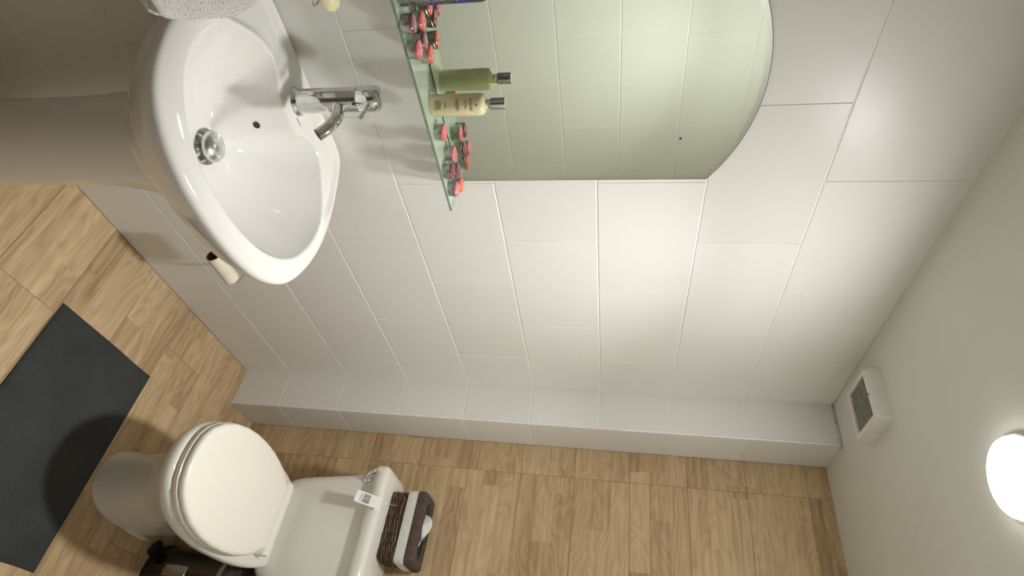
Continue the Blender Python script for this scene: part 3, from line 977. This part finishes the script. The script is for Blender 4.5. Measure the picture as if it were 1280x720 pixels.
# ------------------------------------------------------------------ tissue box in a wicker basket
BXC, BYC, BZ0 = .530, -.080, .7455
tb = thing('tissue_basket', 'dark wicker tissue basket with brown cloth liner on the toilet tank lid', 'tissue box', (BXC, BYC, BZ0))
HX, HY = .117, .058
g = Geo(); g.loft([rr(0, 0, .001, HX-.008, HY-.008, .012), rr(0, 0, .066, HX-.006, HY-.006, .012)]); g.build('basket_core', M_LINER, tb, True, 40)
def perim(hx, hy, r, n):
    L = rr(0, 0, 0, hx, hy, r, 6); pts = [Vector(p) for p in L]; pts.append(pts[0])
    ds = [0]
    for a, b in zip(pts, pts[1:]): ds.append(ds[-1] + (b-a).length)
    out = []; j = 0
    for k in range(n):
        t = ds[-1]*k/n
        while ds[j+1] < t: j += 1
        out.append(pts[j].lerp(pts[j+1], (t-ds[j])/(ds[j+1]-ds[j])))
    return out
NPR = 132; P0 = perim(HX-.005, HY-.005, .014, NPR); nst = 22
rw = random.Random(5)
for row in range(14):
    g = Geo(); path = []
    z = .0045 + row*.0046
    ph = rw.random()*6
    for k, p in enumerate(P0):
        nx = Vector((p.x/(HX), p.y/HY*1.0, 0))
        nrm_ = Vector((1, 0, 0)) if abs(p.x)/HX > abs(p.y)/HY else Vector((0, 1, 0))
        nrm_ = nrm_ * (1 if p.dot(nrm_) > 0 else -1)
        w = sin(PI*nst*k/NPR + PI*(row % 2))
        path.append(p + nrm_*(.0022*w + .001*noise.noise(Vector((k*.1, row*3, 2)))) + Vector((0, 0, z + .0028*noise.noise(Vector((k*.045 + ph, row*1.7, 0))))))
    g.tube(path, .0022 + rw.random()*.0007, 6, closed=True); g.build('wicker_strand', M_WICKER, tb, True)
for k in range(nst):
    p = P0[int((k+.5)*NPR/nst) % NPR]
    g = Geo(); g.tube([p*1.0 + Vector((0, 0, .002)), p*1.02 + Vector((.001, 0, .033)), p*1.0 + Vector((0, 0, .066))], .0018, 6); g.build('wicker_stake', M_WICKER, tb, True)
# white folded band
g = Geo(); g.loft([rr(0, 0, z, HX+d_, HY+d_, .016) for z, d_ in ((.062, -.003), (.063, .002), (.070, .0035), (.088, .0045), (.098, .004))]); g.build('white_band', M_BAND, tb, True, 60)
# brown liner turned over the edge, with an oblong opening
def oval(z, hx, hy, n=48): return rr(0, .002, z, hx, hy, hy*.98, 11)
def outer(z, d_): return rr(0, 0, z, HX+d_, HY+d_, .018, 11)
g = Geo(); ls = [outer(.097, .002), outer(.098, .005), outer(.108, .0055), outer(.122, .004), outer(.129, -.001), outer(.1315, -.008), outer(.1315, -.016),
                 oval(.130, .096, .042), oval(.125, .091, .038), oval(.112, .088, .035), oval(.080, .086, .034), oval(.014, .084, .032)]
g.loft(ls, True, True)
ls = None
o = g.build('brown_liner', M_LINER, tb, True, 50)
for v in o.data.vertices: v.co += Vector((0, 0, .0025*noise.noise(v.co*38))) + Vector((.0015*noise.noise(v.co*30+Vector((5,5,5))), .0015*noise.noise(v.co*30), 0))
# black plate standing in for the shade inside the opening, tissue poking out
g = Geo(); g.loft([oval(.119, .0885, .0355), oval(.1195, .0885, .0355)]); g.build('slot_shade', M_BLACK, tb)
g = Geo(); NU, NV = 18, 16; vs = []
for j in range(NV+1):
    v_ = j/NV
    for i in range(NU+1):
        u = i/NU
        wdt = .082*(1 - .38*v_**1.2)
        x = (u-.5)*2*wdt + .010 - .012*v_
        y = -.004 + .009*sin(u*9 + v_*3)*(1-.3*v_) + .010*v_
        z = .080 + (.076 - .028*u)*v_*(1 - .25*abs(2*u-1)**2) + .006*sin(u*7)*v_ 
        vs.append((x, y, z))
fs = [(j*(NU+1)+i, j*(NU+1)+i+1, (j+1)*(NU+1)+i+1, (j+1)*(NU+1)+i) for j in range(NV) for i in range(NU)]
g.add(vs, fs); o = g.build('tissue', M_TISSUE, tb, True)
md = o.modifiers.new('thick', 'SOLIDIFY'); md.thickness = .0008
# price tag sticking out over the tank lid
c0 = Vector((.498, -.235, .754)); c1 = Vector((.486, -.270, .667))
ax = (c1-c0).normalized(); wv = Vector((1, 0, -.13)); wv = (wv - ax*wv.dot(ax)).normalized(); nn = ax.cross(wv)
org = Vector((BXC, BYC, BZ0))
def tg(u, w, h): return c0 + ax*u + wv*w + nn*h - org
TLn = .088; TW = .019
g = Geo()
def slabq(u0, u1, w0, w1, h0, h1, mi=0):
    g.add([tg(u0,w0,h0), tg(u1,w0,h0), tg(u1,w1,h0), tg(u0,w1,h0), tg(u0,w0,h1), tg(u1,w0,h1), tg(u1,w1,h1), tg(u0,w1,h1)],
          [(3,2,1,0),(4,5,6,7),(0,1,5,4),(1,2,6,5),(2,3,7,6),(3,0,4,7)], mi)
slabq(0, TLn, -TW, TW, 0, .0006)
pt_ = g.build('price_tag', M_TAG, tb); pt_['label'] = 'white price tag with a barcode'
g = Geo()
rb = random.Random(9); w = -.0145
side = -1 if nn.dot(Vector((.6, -1.9, .8))) < 0 else 1
h0, h1 = (.0006, .0009) if side > 0 else (-.0003, 0)
while w < .0145:
    bw = rb.choice((.0005, .0009, .0014))
    slabq(.038, .062, w, w+bw, h0, h1); w += bw + rb.choice((.0005, .0008))
for k in range(2):
    w = -.013
    while w < .012:
        l = .0008 + rb.random()*.0018; slabq(.066+k*.004, .0675+k*.004, w, w+l, h0, h1); w += l + .0006
o = g.build('barcode', M_INK, tb); o.parent = pt_
g = Geo(); g.tube([Vector((.470, -.139, .775))-org, Vector((.488, -.215, .757))-org, tg(.004, 0, .0005)], .0006, 6); g.build('tag_string', M_TAG, tb, True)
